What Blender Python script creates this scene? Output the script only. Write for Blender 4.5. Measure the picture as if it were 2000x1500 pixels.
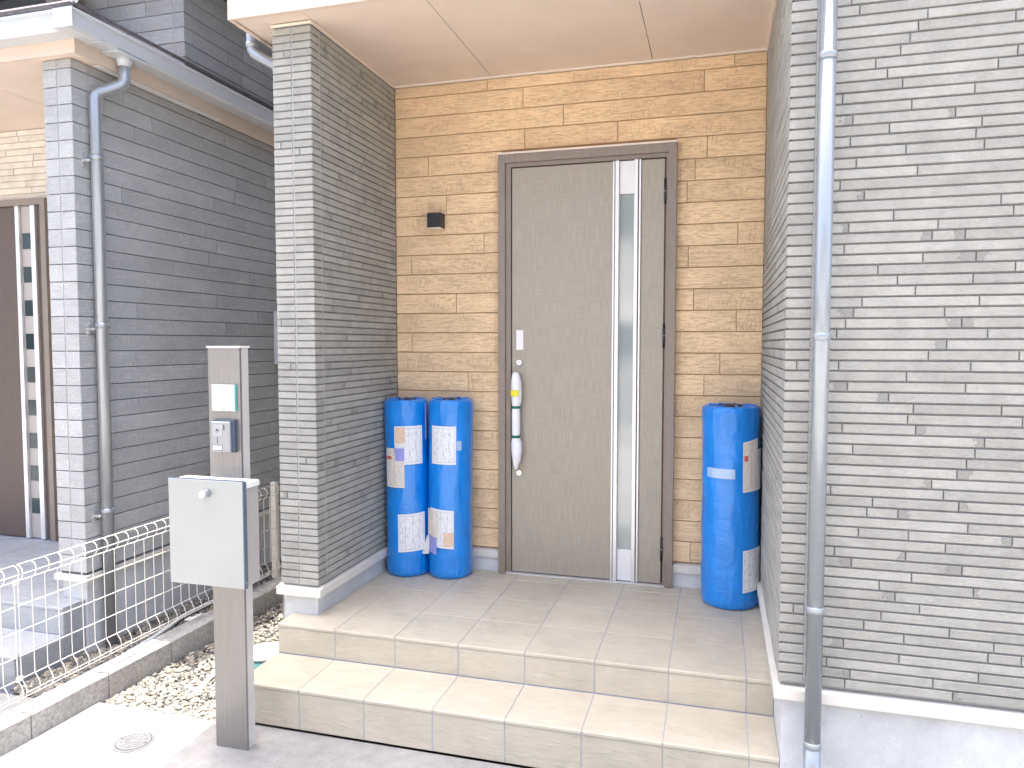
import bpy, math, random
import numpy as np
from mathutils import Vector, Matrix, noise as mnoise
random.seed(7); RNG = np.random.default_rng(7)
for o in list(bpy.data.objects): bpy.data.objects.remove(o)
S = bpy.context.scene
COL = S.collection
R = math.radians

# ------------------------------------------------------------------ camera
CAM = (1.6921, -4.036, 1.3206); YAW, PIT, ROL, FPX = 0.2744, 0.0544, 0.0003, 1432.0
fw = Vector((-math.sin(YAW)*math.cos(PIT), math.cos(YAW)*math.cos(PIT), -math.sin(PIT)))
rt = Vector((math.cos(YAW), math.sin(YAW), 0)); up = rt.cross(fw)
cd = bpy.data.cameras.new('camera'); cam = bpy.data.objects.new('camera', cd); COL.objects.link(cam)
cd.sensor_width = 36; cd.lens = FPX/2000*36; cd.clip_start = 0.05; cd.clip_end = 400
cam.matrix_world = Matrix(((rt.x, up.x, -fw.x, CAM[0]), (rt.y, up.y, -fw.y, CAM[1]), (rt.z, up.z, -fw.z, CAM[2]), (0, 0, 0, 1)))
S.camera = cam

# ------------------------------------------------------------------ sky, sun, exposure
SUN = Vector((-.06, .15, 1)).normalized()
W = bpy.data.worlds.new('World'); S.world = W; W.use_nodes = True
wn = W.node_tree; bg = wn.nodes['Background']
sky = wn.nodes.new('ShaderNodeTexSky'); sky.sky_type = 'NISHITA'; sky.sun_disc = False
sky.sun_elevation = math.asin(SUN.z); sky.sun_rotation = math.atan2(SUN.x, SUN.y)
sky.air_density = 0.8; sky.dust_density = 7.0; sky.ozone_density = 1.2
wn.links.new(sky.outputs[0], bg.inputs[0]); bg.inputs[1].default_value = 0.15
sl = bpy.data.lights.new('sun', 'SUN'); sl.energy = 2.0; sl.angle = R(.5); sl.color = (1, .955, .88)
so = bpy.data.objects.new('sun', sl); COL.objects.link(so); so.rotation_euler = SUN.to_track_quat('Z', 'Y').to_euler()
S.view_settings.view_transform = 'Standard'; S.view_settings.look = 'None'
S.view_settings.gamma = 1; S.view_settings.use_curve_mapping = False
S.view_settings.exposure = 2.55

# ------------------------------------------------------------------ material helpers
class NT:
    def __init__(s, name):
        s.m = bpy.data.materials.new(name); s.m.use_nodes = True
        s.t = s.m.node_tree; s.p = s.t.nodes['Principled BSDF']
    def n(s, typ, ins=None, **kw):
        nd = s.t.nodes.new('ShaderNode' + typ)
        for k, v in kw.items(): setattr(nd, k, v)
        for k, v in (ins or {}).items(): s.put(nd.inputs[k], v)
        return nd
    def put(s, sock, v):
        if isinstance(v, bpy.types.NodeSocket): s.t.links.new(v, sock)
        elif isinstance(v, tuple) and len(v) == 3 and sock.type == 'RGBA': sock.default_value = (*v, 1)
        else: sock.default_value = v
    def math(s, op, a, b=0.0, c=0.0, clamp=False):
        nd = s.n('Math', {0: a, 1: b, 2: c}, operation=op, use_clamp=clamp); return nd.outputs[0]
    def vmul(s, v, sc): return s.n('VectorMath', {0: v, 1: sc}, operation='MULTIPLY').outputs[0]
    def noise(s, v, scale, detail=3, rough=.55, dist=0, typ='FBM'):
        return s.n('TexNoise', {'Vector': v, 'Scale': scale, 'Detail': detail, 'Roughness': rough, 'Distortion': dist}, noise_type=typ).outputs[0]
    def rng(s, v, a, b, c=0., d=1.): return s.n('MapRange', {0: v, 1: a, 2: b, 3: c, 4: d}).outputs[0]
    def mix(s, f, a, b, blend='MIX'):
        nd = s.n('Mix', data_type='RGBA', blend_type=blend); s.put(nd.inputs[0], f); s.put(nd.inputs[6], a); s.put(nd.inputs[7], b); return nd.outputs[2]
    def scale(s, col, f):   # colour times scalar
        c = s.n('CombineColor', {0: f, 1: f, 2: f}).outputs[0]; return s.mix(1.0, col, c, 'MULTIPLY')
    def uv(s, name='UVMap'): return s.n('UVMap', uv_map=name).outputs[0]
    def pos(s): return s.n('NewGeometry').outputs['Position']
    def tone(s): return s.n('Attribute', attribute_name='tone').outputs['Fac']
    def bump(s, h, strength=.4, dist=.004): 
        b = s.n('Bump', {'Height': h, 'Strength': strength, 'Distance': dist}); s.put(s.p.inputs['Normal'], b.outputs[0]); return b
    def fin(s, col, rough=.6, metal=0., spec=.5, coat=0.):
        s.put(s.p.inputs['Base Color'], col); s.put(s.p.inputs['Roughness'], rough); s.put(s.p.inputs['Metallic'], metal)
        s.put(s.p.inputs['Specular IOR Level'], spec); s.put(s.p.inputs['Coat Weight'], coat); return s.m

def plain(name, col, rough=.5, metal=0., spec=.5, nscale=14, amount=.12, bump=0., bscale=120):
    k = NT(name); P = k.pos()
    f = k.rng(k.noise(P, nscale, 4), .25, .75, 1-amount, 1+amount*.6)
    r = k.rng(k.noise(P, nscale*2.3, 3), .3, .7, rough*.85, min(1, rough*1.2)) if amount else rough
    if bump: k.bump(k.noise(P, bscale, 3), bump, .002)
    return k.fin(k.scale(col, f), r, metal, spec)

def brick_mat(name, base, chipc):
    k = NT(name); P = k.pos(); uv = k.uv(); t = k.tone()
    blot = k.rng(k.noise(P, 11, 6, .66), .3, .72, .84, 1.10)
    fine = k.rng(k.noise(P, 130, 3), .3, .7, .93, 1.05)
    col = k.scale(k.scale(base, k.math('MULTIPLY', blot, fine)), t)
    tint = k.rng(k.noise(P, 4.2, 3), .55, .72)
    col = k.mix(k.math('MULTIPLY', tint, .22), col, (.34, .33, .30))
    cu = k.n('SeparateXYZ', {0: k.uv('chip')}); jag = k.noise(P, 55, 3, .7)
    edge = k.math('ADD', cu.outputs[0], k.math('MULTIPLY', k.math('SUBTRACT', jag, .5), .09))
    lim = k.math('MULTIPLY', cu.outputs[1], .05)
    chip = k.math('MULTIPLY', k.rng(k.math('SUBTRACT', lim, edge), 0, .003), k.math('GREATER_THAN', cu.outputs[1], .05))
    col = k.mix(k.math('MULTIPLY', chip, .75), col, chipc)
    st = k.vmul(uv, (30, 75, 1))
    h = k.math('ADD', k.math('MULTIPLY', k.noise(st, 1, 5, .65, .6), .7), k.math('MULTIPLY', k.noise(P, 240, 2), .15))
    h = k.math('SUBTRACT', h, k.math('MULTIPLY', chip, .55))
    k.bump(h, .8, .006)
    return k.fin(col, .78, 0, .3)

def plank_mat(name, light, dark, kerf=.5, gloss=.62):
    k = NT(name); uv = k.uv(); t = k.tone()
    grain = k.noise(k.vmul(uv, (14, 150, 1)), 1, 5, .68, 1.2)
    fine = k.noise(k.vmul(uv, (60, 330, 1)), 1, 3, .6, .4)
    patch = k.rng(k.noise(k.vmul(uv, (5, 9, 1)), 1, 2), .42, .62)
    k1 = k.noise(k.vmul(k.n('VectorRotate', {'Vector': uv, 'Angle': R(10)}, rotation_type='Z_AXIS').outputs[0], (210, 17, 1)), 1, 3, .55, .3)
    kf = k.math('MULTIPLY', k.rng(k1, .54, .60), patch)
    gl = k.rng(grain, .53, .60)
    h = k.math('SUBTRACT', k.math('MULTIPLY', fine, .35), k.math('ADD', k.math('MULTIPLY', kf, .6), k.math('MULTIPLY', gl, .55)))
    dk = k.math('MULTIPLY', k.math('MAXIMUM', k.math('MULTIPLY', kf, .8), k.math('ADD', k.math('MULTIPLY', gl, .6), k.math('MULTIPLY', k.rng(fine, .5, .75), .25))), kerf, clamp=True)
    col = k.mix(dk, light, dark)
    col = k.scale(col, k.math('MULTIPLY', t, k.rng(k.noise(k.vmul(uv, (2.2, 4, 1)), 1, 4), .3, .7, .88, 1.1)))
    k.bump(h, .65, .005)
    return k.fin(col, gloss, 0, .35)

def tile_mat(name, base, dark):
    k = NT(name); uv = k.uv(); t = k.tone()
    rid = k.noise(k.vmul(uv, (7, 34, 1)), 1, 4, .5, 1.3, 'RIDGED_MULTIFRACTAL')
    soft = k.noise(k.vmul(uv, (8, 26, 1)), 1, 6, .62, 1.0)
    fine = k.noise(k.vmul(uv, (260, 300, 1)), 1, 2)
    col = k.mix(k.rng(soft, .3, .75), base, dark)
    col = k.scale(col, k.math('MULTIPLY', t, k.rng(fine, .3, .7, .93, 1.05)))
    col = k.scale(col, k.rng(rid, .9, 1.9, .98, 1.06))  # ridge lines lightened in the colour, standing in for lit relief
    stain = k.rng(k.noise(k.pos(), 3.1, 5, .65), .48, .75, 1, .82)
    col = k.scale(col, stain)
    spk = k.rng(k.noise(k.pos(), 34, 2), .76, .79, 1, .55); col = k.scale(col, spk)
    h = k.math('ADD', k.math('MULTIPLY', rid, .28), k.math('ADD', k.math('MULTIPLY', soft, .6), k.math('MULTIPLY', fine, .10)))
    k.bump(h, .6, .008)
    return k.fin(col, k.rng(soft, .3, .7, .42, .6), 0, .45)

def concrete_mat(name, base, brush=True, speck=.12, scale=1.):
    k = NT(name); P = k.pos()
    big = k.rng(k.noise(P, 1.9*scale, 8, .68), .3, .72, .74, 1.08)
    mid = k.rng(k.noise(P, 22*scale, 4, .6), .3, .7, 1-speck, 1+speck*.6)
    fine = k.noise(P, 260, 3)
    col = k.scale(base, k.math('MULTIPLY', k.math('MULTIPLY', big, mid), k.rng(fine, .3, .7, .92, 1.06)))
    spot = k.rng(k.noise(P, 70, 2), .68, .74, 1, .72); col = k.scale(col, spot)
    h = fine
    if brush: h = k.math('ADD', fine, k.noise(k.vmul(P, (7, 150, 1)), 1, 2))
    k.bump(h, .35, .003)
    return k.fin(col, .82, 0, .3)

def linen_mat(name, base, rough=.42, metal=.25):
    k = NT(name); uv = k.uv()
    a = k.noise(k.vmul(uv, (420, 7, 1)), 1, 3, .7); b = k.noise(k.vmul(uv, (9, 380, 1)), 1, 3, .7)
    f = k.math('ADD', k.rng(a, .3, .7, .80, 1.16), k.rng(b, .3, .7, -.10, .10))
    k.bump(k.math('ADD', a, b), .08, .001)
    return k.fin(k.scale(base, f), rough, metal, .5)

def brushed_mat(name, base, rough=.35, metal=.85, var=.1):
    k = NT(name); uv = k.uv()
    a = k.noise(k.vmul(uv, (520, 3, 1)), 1, 3, .7)
    d = k.rng(k.noise(k.pos(), 30, 5, .7), .62, .7, 1, .8)
    k.bump(a, .05, .001)
    return k.fin(k.scale(base, k.math('MULTIPLY', d, k.rng(a, .3, .7, 1-var, 1+var))), rough, metal, .5)

MT = {}
MT['brick'] = brick_mat('grey_stone_siding', (.385, .380, .342), (.25, .247, .225))
MT['brick_joint'] = plain('grey_siding_joint', (.25, .255, .26), .85, bump=.2)
MT['caulk'] = plain('grey_caulk', (.42, .42, .40), .6)
MT['oak'] = plank_mat('tan_plank_siding', (.88, .65, .405), (.52, .335, .185), .52)
MT['oak_joint'] = plain('tan_siding_joint', (.40, .25, .13), .8)
MT['slateplank'] = plank_mat('grey_plank_siding', (.42, .43, .43), (.74, .72, .66), .7, .6)
MT['slateplank_joint'] = plain('grey_plank_joint', (.10, .115, .135), .8)
MT['creambrick'] = brick_mat('cream_brick_siding', (.74, .69, .61), (.62, .57, .5))
MT['creambrick_joint'] = plain('cream_joint', (.52, .45, .38), .8)
MT['soffit'] = plain('tan_soffit', (.74, .61, .505), .6, nscale=3, amount=.07, bump=.05)
MT['fascia'] = plain('tan_fascia', (.66, .54, .44), .5, nscale=3, amount=.05)
MT['trimwhite'] = plain('cream_trim', (.70, .675, .61), .45, nscale=6, amount=.05)
MT['crown'] = plain('pale_crown_trim', (.80, .70, .60), .5, amount=.04)
MT['found'] = concrete_mat('painted_foundation', (.70, .715, .715), False, .05)
MT['tile'] = tile_mat('beige_slate_tile', (.575, .525, .42), (.515, .465, .365))
MT['grout'] = plain('grey_grout', (.36, .385, .46), .85)
MT['ntile'] = tile_mat('grey_slate_tile', (.42, .435, .45), (.35, .365, .38))
MT['concrete'] = concrete_mat('brushed_concrete', (.315, .312, .30))
MT['block'] = concrete_mat('kerb_block', (.43, .415, .39), False, .3, 3)
MT['mortar'] = plain('dark_joint', (.16, .15, .145), .9)
MT['asphalt'] = concrete_mat('asphalt', (.30, .295, .285), False, .2)
MT['soil'] = concrete_mat('soil', (.16, .14, .115), False, .3)
MT['door'] = linen_mat('dark_linen_door', (.385, .345, .285), .46, .15)
MT['frame'] = linen_mat('dark_brown_frame', (.265, .22, .185), .42, .15)
MT['ndoor'] = linen_mat('brown_door', (.115, .085, .07), .45, .1)
MT['silver'] = brushed_mat('satin_silver', (.80, .80, .79), .34, .55, .04)
MT['whitepanel'] = plain('white_panel', (.80, .80, .80), .35, amount=.03)
MT['blackgap'] = plain('black_rubber', (.012, .014, .016), .6)
MT['hinge'] = plain('dark_hinge', (.05, .055, .06), .35, .6)
MT['chrome'] = plain('satin_chrome', (.78, .78, .78), .22, .6, amount=.03)
MT['pipe'] = plain('grey_downpipe', (.36, .39, .41), .2, .45, .6, nscale=1, amount=.0)
MT['npipe'] = plain('pale_grey_downpipe', (.37, .395, .415), .22, .5, .6, nscale=1, amount=.0)
MT['gutter'] = plain('pale_grey_gutter', (.55, .575, .60), .35, .1, nscale=2, amount=.03)
MT['roof'] = concrete_mat('dark_roof', (.13, .12, .12), False, .3)
MT['lampblack'] = plain('black_lamp', (.02, .022, .026), .4)
MT['diffuser'] = plain('white_diffuser', (.85, .85, .82), .4, amount=.02)
MT['postface'] = brushed_mat('brushed_bronze', (.27, .262, .25), .36, .55, .16)
MT['postside'] = plain('pale_aluminium', (.62, .61, .58), .38, .25, amount=.03)
MT['boxface'] = plain('silver_green_paint', (.37, .39, .385), .35, .45, nscale=5, amount=.03)
MT['boxside'] = plain('warm_grey_paint', (.44, .41, .385), .5, .1, amount=.03)
MT['boxedge'] = plain('slate_blue_edge', (.10, .135, .19), .35)
MT['whiteplastic'] = plain('white_plastic', (.80, .80, .77), .4, amount=.04)
MT['icface'] = plain('intercom_silver', (.33, .345, .36), .32, .5, amount=.03)
MT['icside'] = plain('intercom_navy', (.055, .075, .11), .35)
MT['lens'] = plain('lens_glass', (.40, .40, .40), .12)
MT['fence'] = plain('cream_wire', (.78, .74, .66), .45, amount=.05)
MT['teal'] = plain('shade_teal', (.06, .20, .19), .5)  # teal stands for the shaded side of the rim, put into the colour
MT['coverwhite'] = concrete_mat('pale_cover', (.60, .60, .58), False, .08)
MT['covergrey'] = concrete_mat('grey_cover', (.15, .15, .155), False, .15)
MT['pvc'] = plain('grey_pvc', (.62, .66, .66), .4, amount=.06)
MT['foam'] = plain('white_foam', (.86, .87, .88), .7, nscale=40, amount=.05, bump=.4, bscale=180)
MT['green'] = plain('green_tape', (.0, .17, .09), .3)
MT['yellow'] = plain('yellow_tape', (.86, .76, .04), .4)
MT['core'] = plain('black_core', (.02, .025, .03), .6)
MT['purple'] = plain('lilac_backing', (.32, .34, .75), .5)
MT['peach'] = plain('peach_sticker', (.78, .58, .44), .6, nscale=90, amount=.25)
MT['red'] = plain('red_print', (.70, .12, .12), .6)
MT['paper'] = plain('white_paper', (.82, .82, .82), .7, amount=.03)
MT['tape'] = plain('clear_tape', (.38, .55, .80), .15, spec=.9, amount=.1)
MT['cream_wall'] = plain('cream_stucco', (.76, .73, .67), .85, nscale=2, amount=.05)
MT['screw'] = plain('screw_steel', (.7, .7, .7), .25, .7)

def glass_mat(name, base):
    k = NT(name); uv = k.uv()
    k.bump(k.noise(k.vmul(uv, (120, 120, 1)), 1, 3), .10, .001)
    k.p.inputs['IOR'].default_value = 2.3
    return k.fin(base, .05, 0, .5)
MT['glass'] = glass_mat('tinted_door_glass', (.36, .40, .39))
MT['nglass'] = glass_mat('tinted_pane', (.035, .055, .06)); MT['nglass'].node_tree.nodes['Principled BSDF'].inputs['IOR'].default_value = 1.5
k = NT('clear_plate'); k.p.inputs['Transmission Weight'].default_value = .0
MT['plateglass'] = k.fin((.50, .54, .52), .12, 0, .6)
MT['plateedge'] = plain('teal_glass_edge', (.10, .50, .46), .2)

def sheet_mat():
    k = NT('blue_pe_sheet'); uv = k.uv()
    wv = k.math('ADD', k.n('TexWave', {'Vector': uv, 'Scale': 60.0, 'Distortion': 0.4}, bands_direction='X').outputs['Fac'], k.n('TexWave', {'Vector': uv, 'Scale': 60.0, 'Distortion': 0.4}, bands_direction='Y').outputs['Fac'])
    wr = k.noise(k.vmul(uv, (7, 26, 1)), 1, 5, .62, 1.4); wr2 = k.noise(k.vmul(uv, (45, 14, 1)), 1, 4, .6, .6)
    f = k.rng(k.noise(uv, 6, 4), .3, .7, .86, 1.08)
    k.bump(k.math('ADD', k.math('MULTIPLY', wv, .03), k.math('ADD', k.math('MULTIPLY', wr, .9), k.math('MULTIPLY', wr2, .35))), .7, .007)
    return k.fin(k.scale((.0, .25, .80), f), k.rng(wr2, .3, .7, .16, .28), 0, .6, .5)
MT['sheet'] = sheet_mat()

def form_mat(name, paper, ink, rows, dens, lines):
    k = NT(name); uv = k.n('SeparateXYZ', {0: k.uv()}); u, v = uv.outputs[0], uv.outputs[1]
    uu = k.math('MULTIPLY', u, float(rows)); row = k.math('FLOOR', uu); fr = k.math('FRACT', uu)
    inrow = k.math('MULTIPLY', k.math('GREATER_THAN', fr, .3), k.math('LESS_THAN', fr, .75))
    cv = k.n('CombineXYZ', {0: k.math('MULTIPLY', row, 7.31), 1: k.math('MULTIPLY', v, 9.0)}).outputs[0]
    word = k.math('GREATER_THAN', k.noise(cv, 1, 1), dens)
    cl = k.n('CombineXYZ', {0: k.math('MULTIPLY', uu, 3.0), 1: k.math('MULTIPLY', v, 70.0)}).outputs[0]
    let = k.rng(k.noise(cl, 1, 2), .42, .52)
    txt = k.math('MULTIPLY', k.math('MULTIPLY', inrow, word), let)
    inb = k.math('MULTIPLY', k.math('LESS_THAN', k.math('ABSOLUTE', k.math('SUBTRACT', u, .5)), .42), k.math('LESS_THAN', k.math('ABSOLUTE', k.math('SUBTRACT', v, .5)), .42))
    txt = k.math('MULTIPLY', txt, inb)
    du = k.math('ABSOLUTE', k.math('SUBTRACT', u, .5)); dv = k.math('ABSOLUTE', k.math('SUBTRACT', v, .5))
    mx = k.math('MAXIMUM', du, dv); bor = k.math('LESS_THAN', k.math('ABSOLUTE', k.math('SUBTRACT', mx, .44)), .008)
    lu = k.math('FRACT', k.math('MULTIPLY', u, float(lines))); rule = k.math('MULTIPLY', k.math('LESS_THAN', lu, .07), k.math('LESS_THAN', mx, .44))
    m = k.math('MAXIMUM', k.math('MULTIPLY', txt, .75), k.math('MULTIPLY', k.math('MAXIMUM', bor, rule), .5))
    wrk = k.noise(k.pos(), 40, 3); k.bump(wrk, .2, .002)
    return k.fin(k.mix(m, paper, ink), .6, 0, .4)
MT['form'] = form_mat('printed_form', (.80, .82, .84), (.30, .33, .42), 16, .56, 4)
MT['courier'] = form_mat('courier_slip', (.80, .75, .68), (.32, .28, .26), 22, .48, 2)

# ------------------------------------------------------------------ mesh helpers
class MB:
    def __init__(s): s.v = []; s.f = []; s.uv = []; s.chip = []; s.tone = []; s.smooth = []
    def face(s, idx, uvs, chip=(1., 0.), tone=1., smooth=False):
        s.f.append(tuple(idx)); s.uv.extend(uvs); s.tone.append(tone); s.smooth.append(smooth)
        s.chip.extend(chip if isinstance(chip, list) else [chip]*len(idx))
    def convex(s, verts, faces, off=(0, 0), tone=1., chipf=None):
        b = len(s.v); c = sum((Vector(v) for v in verts), Vector())/len(verts); s.v.extend(verts)
        for fc in faces:
            p = [Vector(verts[i]) for i in fc]; n = (p[1]-p[0]).cross(p[2]-p[1])
            m = sum(p, Vector())/len(p)
            if n.dot(m-c) < 0: fc = fc[::-1]; p = p[::-1]
            ax = max(range(3), key=lambda i: abs(n[i])); a, bb = ((1, 2), (0, 2), (0, 1))[ax]
            uvs = [(q[a]+off[0], q[bb]+off[1]) for q in p]
            s.face([b+i for i in fc], uvs, [chipf(q) for q in p] if chipf else (1., 0.), tone)
        return s
    def box(s, x0, x1, y0, y1, z0, z1, off=(0, 0), tone=1.):
        vs = [(x, y, z) for z in (z0, z1) for y in (y0, y1) for x in (x0, x1)]
        return s.convex(vs, [(0, 1, 3, 2), (4, 5, 7, 6), (0, 1, 5, 4), (2, 3, 7, 6), (0, 2, 6, 4), (1, 3, 7, 5)], off, tone)
    def slab(s, nrm, plane, a0, a1, b0, b1, depth, ch=.002, off=(0, 0), tone=1., chip=None, tilt=0.):
        """piece lying on a plane: nrm '-y','+x','-x','+z','+y'; back at plane, front chamfered"""
        sg = 1 if nrm[0] == '+' else -1; ax = nrm[1]
        def P(a, b, d):
            d = plane+sg*d
            return (a, d, b) if ax == 'y' else (d, a, b) if ax == 'x' else (a, b, d)
        t = tilt
        vs = [P(a0, b0, 0), P(a1, b0, 0), P(a1, b1, 0), P(a0, b1, 0)]
        m = depth-ch
        vs += [P(a0, b0, m), P(a1, b0, m), P(a1, b1, m), P(a0, b1, m)]
        vs += [P(a0+ch, b0+ch, depth), P(a1-ch, b0+ch, depth+t), P(a1-ch, b1-ch, depth+t), P(a0+ch, b1-ch, depth)]
        fs = [(8, 9, 10, 11)]+[(i, (i+1) % 4, 4+(i+1) % 4, 4+i) for i in range(4)]+[(4+i, 4+(i+1) % 4, 8+(i+1) % 4, 8+i) for i in range(4)]
        cf = None
        if chip:
            end, amt = chip; ai = 0 if ax in 'yz' else 1
            cf = (lambda q: (q[ai]-a0, amt)) if end == 0 else (lambda q: (a1-q[ai], amt))
        return s.convex(vs, fs, off, tone, cf)
    def cyl(s, p0, p1, r0, r1=None, n=20, caps=True, smooth=True, tone=1.):
        r1 = r0 if r1 is None else r1
        return s.tube([p0, p1], [r0, r1], n, caps, smooth, tone)
    def tube(s, pts, rad, n=12, caps=True, smooth=True, tone=1.):
        pts = [Vector(p) for p in pts]; m = len(pts); rad = rad if isinstance(rad, (list, tuple)) else [rad]*m
        b = len(s.v); ref = None; L = 0
        for i, p in enumerate(pts):
            d = (pts[min(i+1, m-1)]-pts[max(i-1, 0)]).normalized()
            if ref is None:
                ref = Vector((0, 0, 1)) if abs(d.z) < .9 else Vector((1, 0, 0)); u = d.cross(ref).normalized()
            else: u = (u-d*u.dot(d)).normalized()
            w = d.cross(u)
            for j in range(n):
                a = 2*math.pi*j/n; q = p+(u*math.cos(a)+w*math.sin(a))*rad[i]; s.v.append(tuple(q))
        for i in range(m-1):
            l1 = L+(pts[i+1]-pts[i]).length
            for j in range(n):
                k2 = (j+1) % n; c = 2*math.pi*rad[i]/n
                s.face([b+i*n+j, b+i*n+k2, b+(i+1)*n+k2, b+(i+1)*n+j], [(j*c, L), ((j+1)*c, L), ((j+1)*c, l1), (j*c, l1)], tone=tone, smooth=smooth)
            L = l1
        if caps:
            for base, rev in ((b, True), (b+(m-1)*n, False)):
                idx = [base+j for j in range(n)]; idx = idx[::-1] if rev else idx
                s.face(idx, [(s.v[i][0], s.v[i][1]+s.v[i][2]) for i in idx], tone=tone)
        return s
    def build(s, name, mat, parent=None, **props):
        me = bpy.data.meshes.new(name); me.from_pydata(s.v, [], s.f)
        l = me.uv_layers.new(name='UVMap'); l.data.foreach_set('uv', np.array(s.uv, dtype=np.float32).ravel())
        if any(c[1] for c in s.chip) or mat in ('brick', 'creambrick'):
            l2 = me.uv_layers.new(name='chip'); l2.data.foreach_set('uv', np.array(s.chip, dtype=np.float32).ravel())
        at = me.attributes.new('tone', 'FLOAT', 'FACE'); at.data.foreach_set('value', np.array(s.tone, dtype=np.float32))
        me.polygons.foreach_set('use_smooth', np.array(s.smooth, dtype=bool))
        me.materials.append(MT[mat]); me.update()
        o = bpy.data.objects.new(name, me); COL.objects.link(o)
        if parent is not None: o.parent = parent
        for k2, v2 in props.items(): o[k2] = v2
        return o
def empty(name, parent=None, **props):
    o = bpy.data.objects.new(name, None); COL.objects.link(o); o.empty_display_size = .1
    if parent is not None: o.parent = parent
    for k2, v2 in props.items(): o[k2] = v2
    return o
def bx(name, mat, parent, *a, **props): return MB().box(*a).build(name, mat, parent, **props)

def project(p):
    d = Vector(p)-Vector(CAM); z = d.dot(fw); return 1000+FPX*d.dot(rt)/z, 750-FPX*d.dot(up)/z

ZG = -.325      # concrete in front of the steps
ZC = 2.827      # porch soffit
YR = -1.3806    # face of right wing
XR = 1.91       # inner side of right wing
XL, YL = -.157, -.9256   # inner side and front of the left wing wall

# ================================================================== the setting
MB().box(-60, 60, -60, 60, -.75, -.40).build('ground', 'soil', kind='structure')
ap = MB(); ap.box(-1.055, -.3062, -3.6, -1.385, -.5, ZG); ap.box(-.306, 4.5, -3.6, -1.3635, -.5, ZG); ap.build('concrete_apron', 'concrete', kind='structure')
MB().box(-8, -1.17, -3.6, -1.42, -.5, -.335).build('neighbour_apron', 'concrete', kind='structure')
MB().box(-40, 40, -8.4, -3.604, -.5, -.345).build('road', 'asphalt', kind='structure')
MB().box(-40, 40, -10.2, -8.404, -.5, -.27).build('far_pavement', 'concrete', kind='structure')

# ================================================================== our house
house = empty('house', label='house with grey stone siding and tan plank porch wall around a dark door', category='house')
brickspecs = []   # (area_px, wall object, args)
PITCH = .035
def course_pattern(seed, lo, hi, rows=13, period=.91):
    r = random.Random(seed); out = []
    for i in range(rows):
        x = r.uniform(0, .3); js = []
        while x < period: js.append(x); x += r.uniform(lo, hi)
        out.append(js)
    return out
PAT = course_pattern(3, .25, .46)
def brick_face(wall, nrm, plane, a0, a1, z0, z1, off, seed, inset=0.0, pat=PAT, short=False):
    """fill a rectangle with thin stone courses"""
    r = random.Random(seed); ax = nrm[1]; n = int(round((z1-z0)/PITCH))
    for i in range(n):
        zb = z0+i*PITCH; row = pat[i % 13]; sh = off+(i//13)*.37
        cuts = sorted({round(((j-sh) % .91)+m*.91+a0-.91, 4) for j in row for m in range(0, int((a1-a0)/.91)+3)})
        cuts = [c for c in cuts if a0+.022 < c < a1-.022]
        if short and (i*7+seed) % 3: cuts = []
        edges = [a0]+cuts+[a1]
        for q in range(len(edges)-1):
            u0, u1 = edges[q]+.0018, edges[q+1]-.0018
            if q == 0: u0 = edges[0]
            if q == len(edges)-2: u1 = edges[-1]
            chip = None
            if len(edges) > 2 and r.random() < .2:
                e = 0 if (q > 0 and (q == len(edges)-2 or r.random() < .5)) else 1
                chip = (e, r.uniform(.25, .85))
            dep = .008+r.uniform(-.0008, .0008)
            args = dict(nrm=nrm, plane=plane, a0=u0, a1=u1, b0=zb+.0033, b1=zb+PITCH-.0033, depth=dep, ch=.0016, off=(r.uniform(0, 5), r.uniform(0, 5)), tone=r.uniform(.90, 1.09), chip=chip, tilt=r.uniform(-.0006, .0006))
            def P(a, b): return (a, plane, b) if ax == 'y' else (plane, a, b)
            pa, pb, pc = project(P(u0, zb)), project(P(u1, zb)), project(P(u0, zb+PITCH))
            area = abs((pb[0]-pa[0])*(pc[1]-pa[1])-(pb[1]-pa[1])*(pc[0]-pa[0]))
            cx, cy = project(P((u0+u1)/2, zb)); 
            if not (-30 < cx < 2080 and -30 < cy < 1530): area *= .01
            brickspecs.append((area, wall, args))

# right wing
BD = .008
rw = MB().box(XR+BD, 4.6, YR+BD, 5, .14, 6.2).build('right_wing_wall', 'brick_joint', house)
brick_face(rw, '-y', YR+BD, XR+.0015, XR+.0795, .146, .146+76*PITCH, .1, 11, short=True)
brick_face(rw, '-y', YR+BD, XR+.0865, 3.35, .146, .146+76*PITCH, .31, 12)
brick_face(rw, '-x', XR+BD, YR+.0015, YR+.0795, .146, .146+76*PITCH, .2, 13, short=True)
brick_face(rw, '-x', XR+BD, YR+.0865, -.004, .146, .146+76*PITCH, .53, 14)
cz1 = .146+76*PITCH
MB().box(XR+.080, XR+.086, YR+.003, YR+BD+.002, .146, cz1).build('caulk_joint', 'caulk', rw)
MB().box(XR+.003, XR+BD+.002, YR+.080, YR+.086, .146, cz1).build('caulk_joint', 'caulk', rw)
# left wing wall
lw = MB().box(-.362+BD, XL-BD, YL+BD, 6, .14, 2.826).build('left_wing_wall', 'brick_joint', house)
brick_face(lw, '-y', YL+BD, -.362, -.2625, .146, .146+76*PITCH, .05, 21, short=True)
brick_face(lw, '-y', YL+BD, -.2565, XL-.0015, .146, .146+76*PITCH, .45, 22, short=True)
brick_face(lw, '+x', XL-BD, YL+.0015, YL+.0785, .146, .146+76*PITCH, .2, 23, short=True)
brick_face(lw, '+x', XL-BD, YL+.0855, -.004, .146, .146+76*PITCH, .15, 24)
MB().box(-.262, -.257, YL+.003, YL+BD+.002, .146, cz1).build('caulk_joint', 'caulk', lw)
MB().box(XL-BD-.002, XL-.003, YL+.079, YL+.085, .146, cz1).build('caulk_joint', 'caulk', lw)
brickspecs.sort(key=lambda t: -t[0])
for area, wall, a in brickspecs[:300]: MB().slab(**a).build('brick', 'brick', wall)
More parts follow.
